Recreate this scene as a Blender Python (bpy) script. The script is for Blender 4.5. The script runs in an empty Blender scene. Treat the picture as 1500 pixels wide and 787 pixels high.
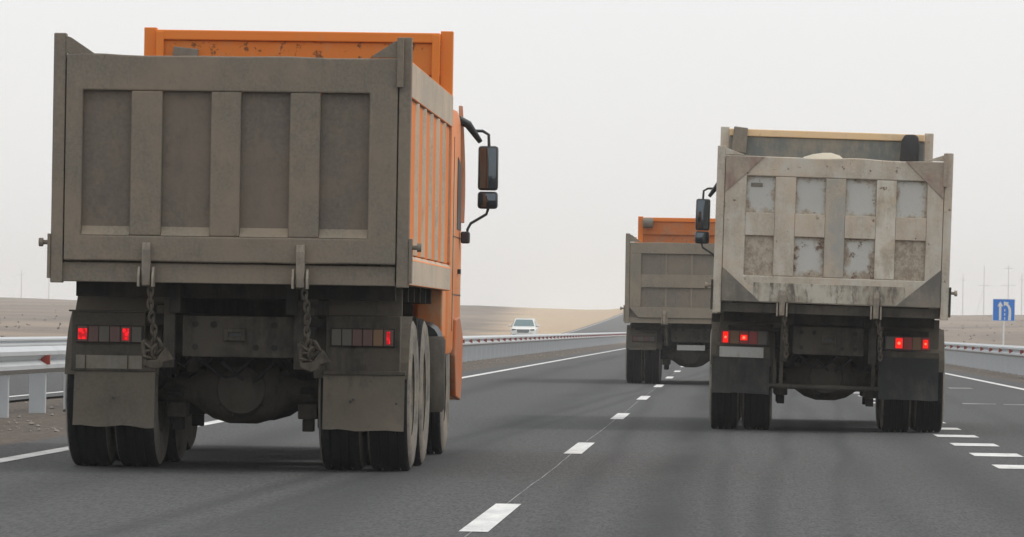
import bpy, bmesh, math, random
from mathutils import Matrix, Vector, noise
random.seed(7)
S = bpy.context.scene
COL = S.collection
R = math.radians

# ------------------------------------------------------------------ camera
FPX = 7400.0                      # focal length in pixels of the 1500 px photo
cam_d = bpy.data.cameras.new('camera')
cam = bpy.data.objects.new('camera', cam_d); COL.objects.link(cam)
cam_d.sensor_width = 36.0
cam_d.lens = 36.0 * FPX / 1500.0
cam_d.clip_start = 0.5
cam_d.clip_end = 20000
YAW = math.atan(321.4 / FPX); PITCH = math.atan(84.5 / FPX); ROLL = 0.0157
cam.matrix_world = (Matrix.Translation((0, 0, 1.05)) @ Matrix.Rotation(YAW, 4, 'Z')
                    @ Matrix.Rotation(math.pi / 2 + PITCH, 4, 'X') @ Matrix.Rotation(ROLL, 4, 'Z'))
S.camera = cam

# ------------------------------------------------------------------ world, sun, exposure
SUN_EL, SUN_AZ = R(50), R(78)     # azimuth from +Y (road direction) towards +X
w = bpy.data.worlds.new('World'); S.world = w; w.use_nodes = True
nt = w.node_tree; nt.nodes.clear()
out = nt.nodes.new('ShaderNodeOutputWorld'); bg = nt.nodes.new('ShaderNodeBackground')
sky = nt.nodes.new('ShaderNodeTexSky'); sky.sky_type = 'NISHITA'; sky.sun_disc = False
sky.sun_elevation = SUN_EL; sky.sun_rotation = SUN_AZ; sky.dust_density = 6; sky.air_density = 1.0
tc = nt.nodes.new('ShaderNodeTexCoord'); sep = nt.nodes.new('ShaderNodeSeparateXYZ')
nt.links.new(tc.outputs['Generated'], sep.inputs[0])
rp = nt.nodes.new('ShaderNodeValToRGB')
rp.color_ramp.elements[0].position = 0.0; rp.color_ramp.elements[0].color = (0.775, 0.765, 0.75, 1)
rp.color_ramp.elements[1].position = 0.10; rp.color_ramp.elements[1].color = (0.85, 0.86, 0.865, 1)
nt.links.new(sep.outputs[2], rp.inputs[0])
sc = nt.nodes.new('ShaderNodeVectorMath'); sc.operation = 'SCALE'; sc.inputs['Scale'].default_value = 11.75
nt.links.new(rp.outputs[0], sc.inputs[0])
mx = nt.nodes.new('ShaderNodeMix'); mx.data_type = 'RGBA'; mx.inputs['Factor'].default_value = 0.94
nt.links.new(sky.outputs[0], mx.inputs['A']); nt.links.new(sc.outputs[0], mx.inputs['B'])
nt.links.new(mx.outputs['Result'], bg.inputs['Color']); bg.inputs['Strength'].default_value = 0.1
nt.links.new(bg.outputs[0], out.inputs[0])
sd = bpy.data.lights.new('sun', 'SUN'); sd.energy = 1.25; sd.angle = R(11); sd.color = (1.0, 0.95, 0.88)
sun = bpy.data.objects.new('sun', sd); COL.objects.link(sun)
dvec = Vector((math.sin(SUN_AZ) * math.cos(SUN_EL), math.cos(SUN_AZ) * math.cos(SUN_EL), math.sin(SUN_EL)))
sun.rotation_euler = dvec.to_track_quat('Z', 'Y').to_euler(); sun.location = (40, 60, 60)
S.view_settings.view_transform = 'Standard'; S.view_settings.look = 'None'
S.view_settings.exposure = 0; S.view_settings.gamma = 1
S.cycles.volume_bounces = 3; S.cycles.volume_step_rate = 4; S.cycles.max_bounces = 6

# ------------------------------------------------------------------ node helpers
class NG:
    def __init__(s, name):
        s.m = bpy.data.materials.new(name); s.m.use_nodes = True
        s.t = s.m.node_tree; s.t.nodes.clear()
        s.o = s.t.nodes.new('ShaderNodeOutputMaterial')
        s.p = s.t.nodes.new('ShaderNodeBsdfPrincipled')
        s.t.links.new(s.p.outputs[0], s.o.inputs[0])
        s.c = s.t.nodes.new('ShaderNodeTexCoord')
    def put(s, sock, v):
        if isinstance(v, bpy.types.NodeSocket): s.t.links.new(v, sock)
        elif isinstance(v, (tuple, list)) and len(v) == 3 and sock.type == 'RGBA': sock.default_value = (*v, 1)
        else: sock.default_value = v
    def vec(s, scale=(1, 1, 1), kind='Object', loc=(0, 0, 0)):
        n = s.t.nodes.new('ShaderNodeMapping'); s.t.links.new(s.c.outputs[kind], n.inputs[0])
        n.inputs['Scale'].default_value = scale; n.inputs['Location'].default_value = loc
        return n.outputs[0]
    def noise(s, scale, detail=4, rough=.6, stretch=(1, 1, 1), kind='Object', loc=(0, 0, 0), dist=0):
        n = s.t.nodes.new('ShaderNodeTexNoise'); s.t.links.new(s.vec(stretch, kind, loc), n.inputs['Vector'])
        n.inputs['Scale'].default_value = scale; n.inputs['Detail'].default_value = detail
        n.inputs['Roughness'].default_value = rough; n.inputs['Distortion'].default_value = dist
        return n.outputs['Fac']
    def vor(s, scale, stretch=(1, 1, 1)):
        n = s.t.nodes.new('ShaderNodeTexVoronoi'); s.t.links.new(s.vec(stretch), n.inputs['Vector'])
        n.inputs['Scale'].default_value = scale; return n.outputs['Distance']
    def ramp(s, f, a, b, lo=0., hi=1.):
        n = s.t.nodes.new('ShaderNodeMapRange'); n.interpolation_type = 'SMOOTHSTEP'
        s.put(n.inputs['Value'], f)
        n.inputs['From Min'].default_value = a; n.inputs['From Max'].default_value = b
        n.inputs['To Min'].default_value = lo; n.inputs['To Max'].default_value = hi
        return n.outputs[0]
    def mix(s, f, a, b):
        n = s.t.nodes.new('ShaderNodeMix'); n.data_type = 'RGBA'
        s.put(n.inputs['Factor'], f); s.put(n.inputs['A'], a); s.put(n.inputs['B'], b)
        return n.outputs['Result']
    def math(s, op, a, b=0.):
        n = s.t.nodes.new('ShaderNodeMath'); n.operation = op; n.use_clamp = False
        s.put(n.inputs[0], a); s.put(n.inputs[1], b); return n.outputs[0]
    def xyz(s, kind='Object'):
        n = s.t.nodes.new('ShaderNodeSeparateXYZ'); s.t.links.new(s.c.outputs[kind], n.inputs[0]); return n.outputs
    def bump(s, h, strength=.3, dist=.01):
        n = s.t.nodes.new('ShaderNodeBump'); n.inputs['Strength'].default_value = strength
        n.inputs['Distance'].default_value = dist; s.put(n.inputs['Height'], h)
        s.t.links.new(n.outputs[0], s.p.inputs['Normal'])
    def done(s, color, rough=.7, metal=0., spec=None):
        s.put(s.p.inputs['Base Color'], color); s.put(s.p.inputs['Roughness'], rough)
        s.p.inputs['Metallic'].default_value = metal
        if spec is not None: s.p.inputs['Specular IOR Level'].default_value = spec
        return s.m

DUST = (0.185, 0.165, 0.135)
def dusty(name, paint, dust=DUST, cover=.5, scale=2.2, rust=0., rough=.8, streak=True, fine=.15, dents=.35, chipcol=(.06, .035, .025)):
    """paint under a coat of dried road dust; cover 0..1; rust = share of chipped patches"""
    g = NG(name)
    a = g.noise(scale, 6, .65)
    b = g.noise(scale * 3, 4, .7, (1, 1, .22) if streak else (1, 1, 1), loc=(3, 1, 7))
    f = g.math('ADD', g.math('MULTIPLY', a, .6), g.math('MULTIPLY', b, .4))
    c = .62 - .24 * cover * 1.0 - (cover - .5) * .25
    f = g.ramp(f, c - .10, c + .10)
    fin = g.noise(42, 4, .75, loc=(5, 5, 5))
    du = g.mix(g.ramp(fin, .3, .7), tuple(x * (1 - fine) for x in dust), tuple(x * (1 + fine) for x in dust))
    blot = g.ramp(g.noise(5.5, 6, .78, (1, 1, .8), loc=(2, 9, 5)), .48, .66, 0, .55)
    du = g.mix(blot, du, tuple(x * k for x, k in zip(dust, (1.42, 1.30, 1.16))))
    du = g.mix(g.ramp(g.noise(7, 4, .7, (1, 1, .07), loc=(8, 3, 3)), .54, .70, 0, .40), du, tuple(x * .70 for x in dust))
    lump = g.noise(1.3, 4, .6, loc=(9, 2, 4))
    du = g.mix(g.ramp(lump, .35, .7), du, tuple(x * k for x, k in zip(dust, (1.28, 1.2, 1.12))))
    du = g.mix(g.ramp(g.noise(11, 5, .7, (1, 1, .5), loc=(1, 8, 3)), .56, .72, 0, .45), du, tuple(x * .62 for x in dust))
    du = g.mix(g.ramp(g.noise(28, 5, .8, (1, 1, .7), loc=(6, 1, 2)), .64, .72, 0, .5), du, tuple(min(1, x * k) for x, k in zip(dust, (1.75, 1.6, 1.4))))
    col = g.mix(f, paint, du)
    h = g.math('ADD', g.math('MULTIPLY', fin, .35), g.math('MULTIPLY', f, .5))
    if rust > 0:
        r = g.noise(scale * 4.2, 7, .72, loc=(2, 6, 1))
        rf = g.ramp(r, .69 - rust * .22, .75 - rust * .22, 0, .85)
        rc = g.mix(g.noise(25, 3), chipcol, (.2, .09, .04))
        col = g.mix(rf, col, rc); h = g.math('SUBTRACT', h, g.math('MULTIPLY', rf, .5))
    h = g.math('ADD', h, g.math('MULTIPLY', g.noise(3.2, 3, .5, loc=(7, 7, 1)), dents * 14))
    g.bump(h, .5, .006)
    return g.done(col, rough, 0, .25)

# trucks' materials
M = {}
M['mud'] = dusty('mud_coated_steel', (.15, .13, .11), (.195, .170, .138), .78, 1.6)
M['mud_panel'] = dusty('mud_coated_panel', (.115, .10, .088), (.152, .131, .110), .75, 1.3)
M['mud_sill'] = dusty('mud_settled_on_ledge', (.175, .155, .125), (.235, .206, .162), .8, 4)
M['orange'] = dusty('orange_paint', (.78, .225, .035), (.42, .24, .14), .22, 3, rough=.5, dents=.2)
M['orange_scarred'] = dusty('scarred_orange_paint', (.66, .20, .035), (.46, .23, .11), .30, 2.6, rust=.58, rough=.6)
M['orange_rusty'] = dusty('dull_rusty_orange_paint', (.50, .155, .035), (.34, .18, .10), .40, 3, rust=.42, rough=.6)
M['orange_panel'] = dusty('dusty_orange_paint', (.74, .20, .03), (.42, .20, .10), .22, 2.5, rough=.6, dents=.2)
M['tan_dust'] = dusty('pale_dust_on_rail', (.42, .31, .23), (.42, .365, .30), .82, 2.5, rough=.85)
M['rib_dust'] = dusty('pale_dust_on_rib', (.46, .24, .12), (.42, .345, .27), .72, 3, rough=.85)
M['orange_cab'] = dusty('dusty_cab_paint', (.70, .20, .04), (.50, .30, .18), .45, 1.6, rough=.5, dents=.1)
M['orange_blade'] = dusty('brown_dusty_orange', (.48, .13, .035), (.34, .19, .115), .45, 3, rough=.5, dents=.1)
M['chassis'] = dusty('chassis_paint_dark', (.014, .014, .014), (.036, .033, .028), .5, 3)
M['chassis_mud'] = dusty('chassis_mud', (.026, .024, .021), (.066, .060, .050), .6, 3)
M['flap'] = dusty('rubber_flap_muddy', (.060, .055, .048), (.108, .097, .080), .75, 2.5)
M['flap_black'] = dusty('rubber_flap_black', (.024, .026, .027), (.054, .053, .049), .45, 2.5)
M['tread'] = dusty('tyre_tread_rubber', (.009, .010, .012), (.019, .019, .019), .3, 5, rough=.9)
M['sidewall'] = dusty('tyre_sidewall_dusty', (.10, .093, .083), (.19, .175, .152), .6, 4, rough=.9)
M['rim'] = dusty('rim_dusty', (.10, .095, .085), (.17, .155, .13), .6, 5)
M['plate_dirty'] = dusty('dirty_plate', (.21, .20, .175), (.165, .15, .125), .5, 5)
M['plate_white'] = dusty('pale_plate', (.44, .44, .42), (.28, .265, .235), .35, 5)
M['cream'] = dusty('cream_paint', (.78, .56, .33), (.60, .47, .33), .4, 3, rust=.2)
M['steelblue'] = dusty('worn_bare_steel', (.15, .165, .162), (.22, .21, .185), .5, 2.5, rust=.2)
M['white_dirty'] = dusty('dirty_white_paint', (.57, .54, .475), (.445, .395, .325), .58, 3.0, rust=.34, chipcol=(.13, .09, .07))
M['grey_rib'] = dusty('worn_grey_rib', (.37, .36, .33), (.41, .365, .30), .5, 3.4, rust=.2)
M['white_flake'] = dusty('flaking_white_paint', (.64, .60, .52), (.43, .38, .30), .5, 3.6, rust=.38, chipcol=(.09, .07, .055))
M['gusset'] = dusty('gusset_grey', (.27, .17, .15), (.34, .29, .235), .6, 2.6)
M['gusset_dark'] = dusty('gusset_dark', (.15, .14, .125), (.22, .20, .17), .5, 3)
M['mud_pale'] = dusty('mud_pale', (.19, .17, .142), (.235, .208, .168), .75, 1.6)
M['mud_pale_panel'] = dusty('mud_pale_panel', (.155, .138, .118), (.185, .165, .138), .75, 1.6)

def clean_panel(name, clean, specks):
    g = NG(name)
    x, y, z = g.xyz('Generated')
    n = g.noise(7, 5, .65)
    dx = g.math('ABSOLUTE', g.math('SUBTRACT', x, .5)); dz = g.math('ABSOLUTE', g.math('SUBTRACT', z, .5))
    d = g.math('MAXIMUM', dx, dz)
    d = g.math('ADD', d, g.math('MULTIPLY', g.math('SUBTRACT', n, .5), .75))
    edge = g.ramp(d, *((.36, .52) if specks < .5 else (.30, .46))) if clean else 1.0
    dirt = g.mix(g.ramp(g.noise(11, 6, .78, (1, 1, .8)), .40, .60), (.28, .225, .17), (.47, .41, .325))
    white = g.mix(g.noise(3, 3, .5, (1, 1, .4)), (.47, .465, .43), (.55, .545, .51))
    col = g.mix(edge, white, dirt)
    r = g.noise(16 if clean and specks < .5 else 8.5, 7, .76, loc=(4, 2, 9))
    rr = g.math('ADD', r, g.math('MULTIPLY', d, .20 if clean else .02))
    lo = .70 - specks * .1
    col = g.mix(g.ramp(rr, lo, lo + .06, 0, .9), col, g.mix(g.noise(30, 2), (.07, .04, .025), (.17, .085, .04)))
    g.bump(g.math('ADD', r, g.noise(2.1, 2)), .5, .01)
    return g.done(col, .6)
def stained():
    g = NG('stained_gate_sill')
    v = g.noise(9, 6, .75, (1, 1, .18)); w2 = g.noise(3, 5, .7, (1, 1, .6), loc=(4, 4, 4))
    base = g.mix(g.ramp(w2, .4, .6), (.52, .49, .41), (.34, .30, .24))
    k = g.ramp(g.math('ADD', g.math('MULTIPLY', v, .6), g.math('MULTIPLY', w2, .4)), .50, .60, 0, .85)
    c = g.mix(k, base, (.10, .088, .07))
    g.bump(v, .4, .006)
    return g.done(c, .75)
M['stained'] = stained()
M['panel_clean'] = clean_panel('worn_panel_pale_centre', True, .25)
M['panel_rusty'] = clean_panel('worn_panel_rusty', True, .7)
M['panel_dirty'] = clean_panel('worn_panel_brown', False, .6)

def simple(name, col, rough=.5, metal=0., var=.15, scale=8, spec=None):
    g = NG(name)
    n = g.noise(scale, 5, .65)
    c = g.mix(n, tuple(x * (1 - var) for x in col), tuple(min(1, x * (1 + var)) for x in col))
    g.bump(n, .15, .003)
    return g.done(c, rough, metal, spec)
M['black'] = simple('black_plastic', (.025, .028, .032), .35)
M['rubber'] = simple('black_rubber', (.03, .03, .032), .7)
M['glassdark'] = simple('dark_glass', (.03, .045, .05), .06)
M['side_glass'] = simple('side_glass_dusty', (.05, .055, .055), .5)
M['mirror_glass'] = simple('mirror_glass', (.10, .12, .135), .05, .85)
M['chain'] = dusty('chain_steel_muddy', (.038, .033, .028), (.075, .066, .054), .6, 9)
M['hook'] = dusty('worn_hook_steel', (.22, .19, .16), (.30, .27, .225), .5, 6)
M['lens_off'] = simple('lens_unlit_dusty', (.10, .05, .042), .5)
M['lens_amber'] = simple('lens_amber_dusty', (.16, .085, .035), .5)
M['lens_mud'] = simple('lens_muddy', (.095, .085, .07), .6)
M['lens_red'] = simple('lens_red_plastic', (.24, .015, .012), .35)
M['white_paint'] = simple('white_car_paint', (.80, .80, .77), .25)
M['car_glass'] = simple('windscreen_glass', (.12, .19, .20), .1, 0, .1)
M['galv'] = simple('galvanised_steel', (.50, .52, .535), .5, .25, .10, 1.2)
M['galv_post'] = simple('galvanised_post', (.43, .455, .475), .55, .2, .14, 2.2)
M['reflector'] = simple('red_reflector', (.36, .045, .03), .3)
M['sign_blue'] = simple('sign_blue', (.004, .185, .68), .4)
M['sign_white'] = simple('sign_white', (.72, .74, .72), .45)
M['pole_hazed'] = simple('pole_hazed', (.70, .70, .69), .8)  # extra haze put into the colour: lightened so the distant poles fade
M['load'] = simple('sand_load', (.50, .45, .35), .95, 0, .2, 20)
M['stone'] = simple('roadside_stone', (.24, .215, .19), .9, 0, .3, 3)
def emit(name, col, strength, dots=True):
    g = NG(name)
    f = 1.0
    if dots:
        v = g.vor(38, (1, 0.01, 1))
        f = g.ramp(v, .25, .75, 1.0, .35)
    g.put(g.p.inputs['Emission Color'], col)
    g.put(g.p.inputs['Emission Strength'], g.math('MULTIPLY', f, strength))
    return g.done(tuple(x * .12 for x in col), .6, 0, .2)
M['led'] = emit('lit_red_led', (1.0, .012, .02), 1.15)
M['bulb'] = emit('lit_red_bulb', (1.0, .012, .006), 1.05, False)
M['bulb_core'] = emit('lit_bulb_core', (1.0, .16, .08), 1.8, False)

def road_mat(name, opposite=False):
    g = NG(name)
    x, y, z = g.xyz()
    n1 = g.noise(55, 4, .75, (1, .10, 1)); n2 = g.noise(.35, 5, .6, (1, .12, 1), loc=(4, 0, 0)); n3 = g.noise(9, 5, .7, (1, .16, 1))
    wob = g.math('MULTIPLY', g.math('SUBTRACT', g.noise(.05, 2, .5, (0.01, 1, 1)), .5), .5)
    xw = g.math('ADD', x, wob)
    base = g.mix(g.ramp(n1, .32, .68), (.024, .025, .026), (.110, .111, .112))
    base = g.mix(g.ramp(n3, .35, .75, 0, .6), base, (.083, .084, .085))
    n4 = g.noise(20, 5, .8, (1, .13, 1), loc=(3, 3, 0))
    base = g.mix(g.ramp(n4, .5, .62, 0, .55), base, (.040, .041, .042))
    base = g.mix(g.ramp(n4, .5, .38, 0, .45), base, (.105, .106, .107))
    base = g.mix(g.ramp(n2, .35, .7, 0, .35), base, (.050, .051, .052))
    def band(c0, wd, amt, slope=0., y0=0.):
        nonlocal base
        q = g.math('SUBTRACT', xw, g.math('ADD', g.math('MULTIPLY', g.math('SUBTRACT', y, y0), slope), c0)) if slope else g.math('SUBTRACT', xw, c0)
        q = g.math('ABSOLUTE', q)
        k = g.ramp(q, 0, wd, amt, 0)
        k = g.math('MULTIPLY', k, g.ramp(g.noise(.5, 4, .7, (1, .1, 1), loc=(c0, 0, 0)), .25, .6, .25, 1))
        base = g.mix(k, base, (.026, .027, .029))
    if not opposite:
        band(-.35, .36, .9); band(-.02, .12, .5); band(1.0, .2, .4); band(1.75, .42, .5); band(-4.2, .5, .6); band(-2.3, .55, .6)
        band(-2.41, .16, .6, .0238, 51); band(-2.05, .12, .45, .0238, 51); band(.4, .14, .55, .014, 40); band(.9, .10, .45, .020, 40); band(-.9, .16, .5, -.006, 30)
        band(3.1, .25, .3, .01, 40)
    g.bump(n1, .5, .01)
    return g.done(base, .88, 0, .3)
M['road'] = road_mat('asphalt'); M['road2'] = road_mat('asphalt_worn', True)
def mark_mat():
    g = NG('road_paint')
    n = g.noise(22, 6, .8, (1, .18, 1)); f = g.ramp(n, .54, .72, 0, .6)
    c = g.mix(g.ramp(g.noise(4, 5, .7, (1, .3, 1)), .3, .7), (.52, .53, .53), (.76, .76, .74))
    return g.done(g.mix(f, c, (.22, .22, .22)), .7)
M['mark'] = mark_mat()
def mark_thin():
    g = NG('road_paint_faint')
    n = g.noise(1.2, 4, .7); f = g.ramp(n, .35, .65, .05, .75)
    return g.done(g.mix(f, (.07, .07, .07), (.42, .42, .42)), .7)
M['mark_thin'] = mark_thin()
def ground_mat():
    g = NG('gravel_and_steppe_soil')
    x, y, z = g.xyz()
    fine = g.noise(14, 6, .75, (1, .2, 1)); mid = g.noise(.6, 5, .65, (1, .25, 1)); big = g.noise(.02, 5, .6, (1, .8, 1))
    gravel = g.mix(g.ramp(fine, .25, .75), (.055, .047, .040), (.155, .130, .110))
    gravel = g.mix(g.ramp(mid, .4, .7, 0, .6), gravel, (.135, .108, .088))
    sand = g.mix(g.ramp(mid, .3, .7), (.40, .285, .19), (.52, .39, .255))
    sand = g.mix(g.ramp(big, .45, .6), sand, (.46, .36, .225))
    steppe = g.mix(g.ramp(g.noise(.08, 6, .75, (1, .35, 1)), .35, .7), (.12, .098, .078), (.21, .165, .13))
    steppe = g.mix(g.ramp(big, .4, .65, 0, .7), steppe, (.29, .215, .155))
    brush = g.ramp(g.noise(.35, 6, .8, (1, .3, 1), loc=(11, 0, 0)), .58, .68, 0, .6)
    steppe = g.mix(brush, steppe, (.10, .088, .07))
    wig = g.math('MULTIPLY', g.math('SUBTRACT', g.noise(.03, 4, .6), .5), 14)
    edge = g.math('ADD', g.math('MULTIPLY', y, .033), 9)          # sandy strip of roadworks soil widens with distance
    lf = g.ramp(g.math('ADD', g.math('ADD', x, edge), wig), -4, 4)
    rf = g.ramp(g.math('ADD', x, wig), 11, 15, 1, 0)
    far = g.ramp(y, 250, 420)
    col = g.mix(g.math('MULTIPLY', g.math('MULTIPLY', lf, rf), far), steppe, sand)
    cor = g.math('MULTIPLY', g.ramp(g.math('ADD', x, g.math('MULTIPLY', wig, .12)), -21, -20), g.ramp(g.math('ADD', x, g.math('MULTIPLY', wig, .12)), 9, 10, 1, 0))
    near = g.ramp(y, 300, 460, 1, 0)
    col = g.mix(g.math('MULTIPLY', cor, near), col, gravel)
    g.bump(fine, .6, .03)
    return g.done(col, .95, 0, .15)
M['ground'] = ground_mat()

# ------------------------------------------------------------------ mesh builder
class MB:
    def __init__(s): s.v = []; s.f = []; s.m = []
    def add(s, vs, fs, mi=0):
        o = len(s.v); s.v += [Vector(p) for p in vs]
        for f in fs: s.f.append([o + i for i in f]); s.m.append(mi)
        return s
    def box(s, x0, x1, y0, y1, z0, z1, mi=0, mis=None):
        vs = [(x0, y0, z0), (x1, y0, z0), (x1, y1, z0), (x0, y1, z0), (x0, y0, z1), (x1, y0, z1), (x1, y1, z1), (x0, y1, z1)]
        fs = [(0, 3, 2, 1), (4, 5, 6, 7), (0, 1, 5, 4), (1, 2, 6, 5), (2, 3, 7, 6), (3, 0, 4, 7)]  # bottom top back(-y) right front left
        s.add(vs, fs, mi)
        if mis:
            for k, v in mis.items(): s.m[len(s.m) - 6 + k] = v
        return s
    def prism(s, pts, y0, y1, axis='y', mi=0):
        """pts: outline in the plane across axis (counter-clockwise seen from the low end)"""
        n = len(pts)
        if axis == 'y': P = lambda a, b, c: (a, c, b)
        elif axis == 'x': P = lambda a, b, c: (c, a, b)
        else: P = lambda a, b, c: (a, b, c)
        vs = [P(a, b, y0) for a, b in pts] + [P(a, b, y1) for a, b in pts]
        fs = [tuple(range(n)), tuple(reversed(range(n, 2 * n)))] + [(i, n + i, n + (i + 1) % n, (i + 1) % n) for i in range(n)]
        return s.add(vs, fs, mi)
    def tube(s, path, r, n=10, mi=0, caps=True):
        path = [Vector(p) for p in path]; rings = []
        rr = r if isinstance(r, (list, tuple)) else [r] * len(path)
        up = Vector((0, 0, 1))
        for i, p in enumerate(path):
            d = (path[min(i + 1, len(path) - 1)] - path[max(i - 1, 0)]).normalized()
            a = d.cross(up)
            if a.length < 1e-3: a = d.cross(Vector((1, 0, 0)))
            a.normalize(); b = d.cross(a)
            rings.append([p + (a * math.cos(t) + b * math.sin(t)) * rr[i] for t in [2 * math.pi * k / n for k in range(n)]])
        vs = [q for r_ in rings for q in r_]; fs = []
        for i in range(len(path) - 1):
            for k in range(n):
                fs.append((i * n + k, i * n + (k + 1) % n, (i + 1) * n + (k + 1) % n, (i + 1) * n + k))
        if caps: fs.append(tuple(reversed(range(n)))); fs.append(tuple(range((len(path) - 1) * n, len(path) * n)))
        return s.add(vs, fs, mi)
    def lathe(s, prof, c, axis='x', n=48, mis=None, mi=0):
        """prof: list of (along, radius)"""
        c = Vector(c); vs = []
        for a, r in prof:
            for k in range(n):
                t = 2 * math.pi * k / n
                if axis == 'x': vs.append(c + Vector((a, r * math.cos(t), r * math.sin(t))))
                elif axis == 'y': vs.append(c + Vector((r * math.sin(t), a, r * math.cos(t))))
                else: vs.append(c + Vector((r * math.cos(t), r * math.sin(t), a)))
        for i in range(len(prof) - 1):
            fs = [(i * n + k, i * n + (k + 1) % n, (i + 1) * n + (k + 1) % n, (i + 1) * n + k) for k in range(n)]
            o = len(s.v)
            if i == 0: s.v += vs; s.base = o
            for f in fs: s.f.append([s.base + j for j in f]); s.m.append(mis[i] if mis else mi)
        return s
    def torus(s, c, R1, r, mat, n=14, k=6, squash=1.0, mi=0):
        vs = []
        for i in range(n):
            a = 2 * math.pi * i / n
            for j in range(k):
                b = 2 * math.pi * j / k
                p = Vector(((R1 + r * math.cos(b)) * math.cos(a), r * math.sin(b), (R1 + r * math.cos(b)) * math.sin(a) * squash))
                vs.append(Vector(c) + mat @ p)
        fs = [(i * k + j, ((i + 1) % n) * k + j, ((i + 1) % n) * k + (j + 1) % k, i * k + (j + 1) % k) for i in range(n) for j in range(k)]
        return s.add(vs, fs, mi)
    def build(s, name, mats, parent=None, bevel=0., T=None, smooth=False, loc=None):
        if not isinstance(mats, (list, tuple)): mats = [mats]
        me = bpy.data.meshes.new(name)
        vs = [T @ p for p in s.v] if T else s.v
        me.from_pydata([tuple(p) for p in vs], [], s.f)
        for m_ in mats: me.materials.append(m_)
        for i, p in enumerate(me.polygons): p.material_index = s.m[i]
        bm = bmesh.new(); bm.from_mesh(me)
        bmesh.ops.recalc_face_normals(bm, faces=bm.faces)
        if bevel > 0:
            es = [e for e in bm.edges if len(e.link_faces) == 2 and e.calc_face_angle(0) > .5]
            bmesh.ops.bevel(bm, geom=es, offset=bevel, offset_type='OFFSET', segments=2, profile=.5, affect='EDGES', clamp_overlap=True)
        bm.to_mesh(me); bm.free()
        if smooth:
            for p in me.polygons: p.use_smooth = True
            try: me.set_sharp_from_angle(angle=R(38))
            except Exception: pass
        o = bpy.data.objects.new(name, me); COL.objects.link(o)
        if parent is not None: o.parent = parent
        if loc: o.location = loc
        return o

def tag(o, label=None, cat=None, group=None, kind=None):
    if label: o['label'] = label
    if cat: o['category'] = cat
    if group: o['group'] = group
    if kind: o['kind'] = kind
    return o
def empty(name, loc, label, cat, group=None):
    o = bpy.data.objects.new(name, None); COL.objects.link(o); o.location = loc
    o.empty_display_size = .3
    return tag(o, label, cat, group)
def copy_to(src, loc, parent, rot=None):
    c = src.copy(); COL.objects.link(c); c.parent = parent; c.location = loc
    if rot: c.rotation_euler = rot
    for ch in list(src.children):
        d = ch.copy(); COL.objects.link(d); d.parent = c
    return c

# ------------------------------------------------------------------ terrain, roads
def prof(y):
    if y < 420: return 0.
    if y < 620: return 2.375e-5 * (y - 420) ** 2
    if y < 1000: return .95 + .0095 * (y - 620) + 6e-6 * max(0, y - 620) * max(0, y - 620) * .9
    z1 = .95 + .0095 * 380 + 6e-6 * 380 * 380 * .9
    return z1 + 1.2 * (1 - math.exp(-(y - 1000) / 300.))
XS_KEY = [(-2500, -.3), (-60, -.5), (-30, -.8), (-24, -.65), (-20.4, -.22), (-19.3, -.2), (-9.3, -.01), (-6.3, 0), (6.3, 0), (9, -.03), (11, -.5), (16, -.6), (60, -.3), (2500, 0)]
def lat(x):
    for (a, b), (c, d) in zip(XS_KEY, XS_KEY[1:]):
        if a <= x <= c: return b + (d - b) * (x - a) / (c - a)
    return 0.
def gz(x, y):
    z = prof(y) + lat(x)
    off = max(0., (-x - 24) / 40 if x < 0 else (x - 12) / 30)
    off = min(1., off)
    if y > 150:
        k = off * min(1., (y - 150) / 400.)
        z += k * (noise.noise(Vector((x * .012, y * .004, 1))) * 1.1 + noise.noise(Vector((x * .05, y * .01, 5))) * .4)
    return z
ys = [-60, 0, 20] + [20 + 10 * i for i in range(1, 40)] + [420 + 20 * i for i in range(0, 40)] + [1250, 1350, 1500, 1800, 2200, 2600]
xs = sorted(set([-2500, -1500, -1000, -700, -500, -400] + [-330 + 15 * i for i in range(0, 18)] + [-60, -50, -42, -36, -30, -27, -24, -20.4, -19.3, -14, -9.3, -6.3, -3, 0, 3, 6.3, 9, 10, 11, 13, 16, 20, 26, 34, 44]
               + [60 + 15 * i for i in range(0, 18)] + [400, 500, 700, 1000, 1500, 2500]))
mb = MB(); vs = [(x, y, gz(x, y) - .03) for y in ys for x in xs]; nx = len(xs)
fs = [(j * nx + i, j * nx + i + 1, (j + 1) * nx + i + 1, (j + 1) * nx + i) for j in range(len(ys) - 1) for i in range(nx - 1)]
g_o = mb.add(vs, fs).build('ground', M['ground'], smooth=True); tag(g_o, 'brown gravel shoulders and hazy steppe beyond the motorway', kind='structure')

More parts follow.
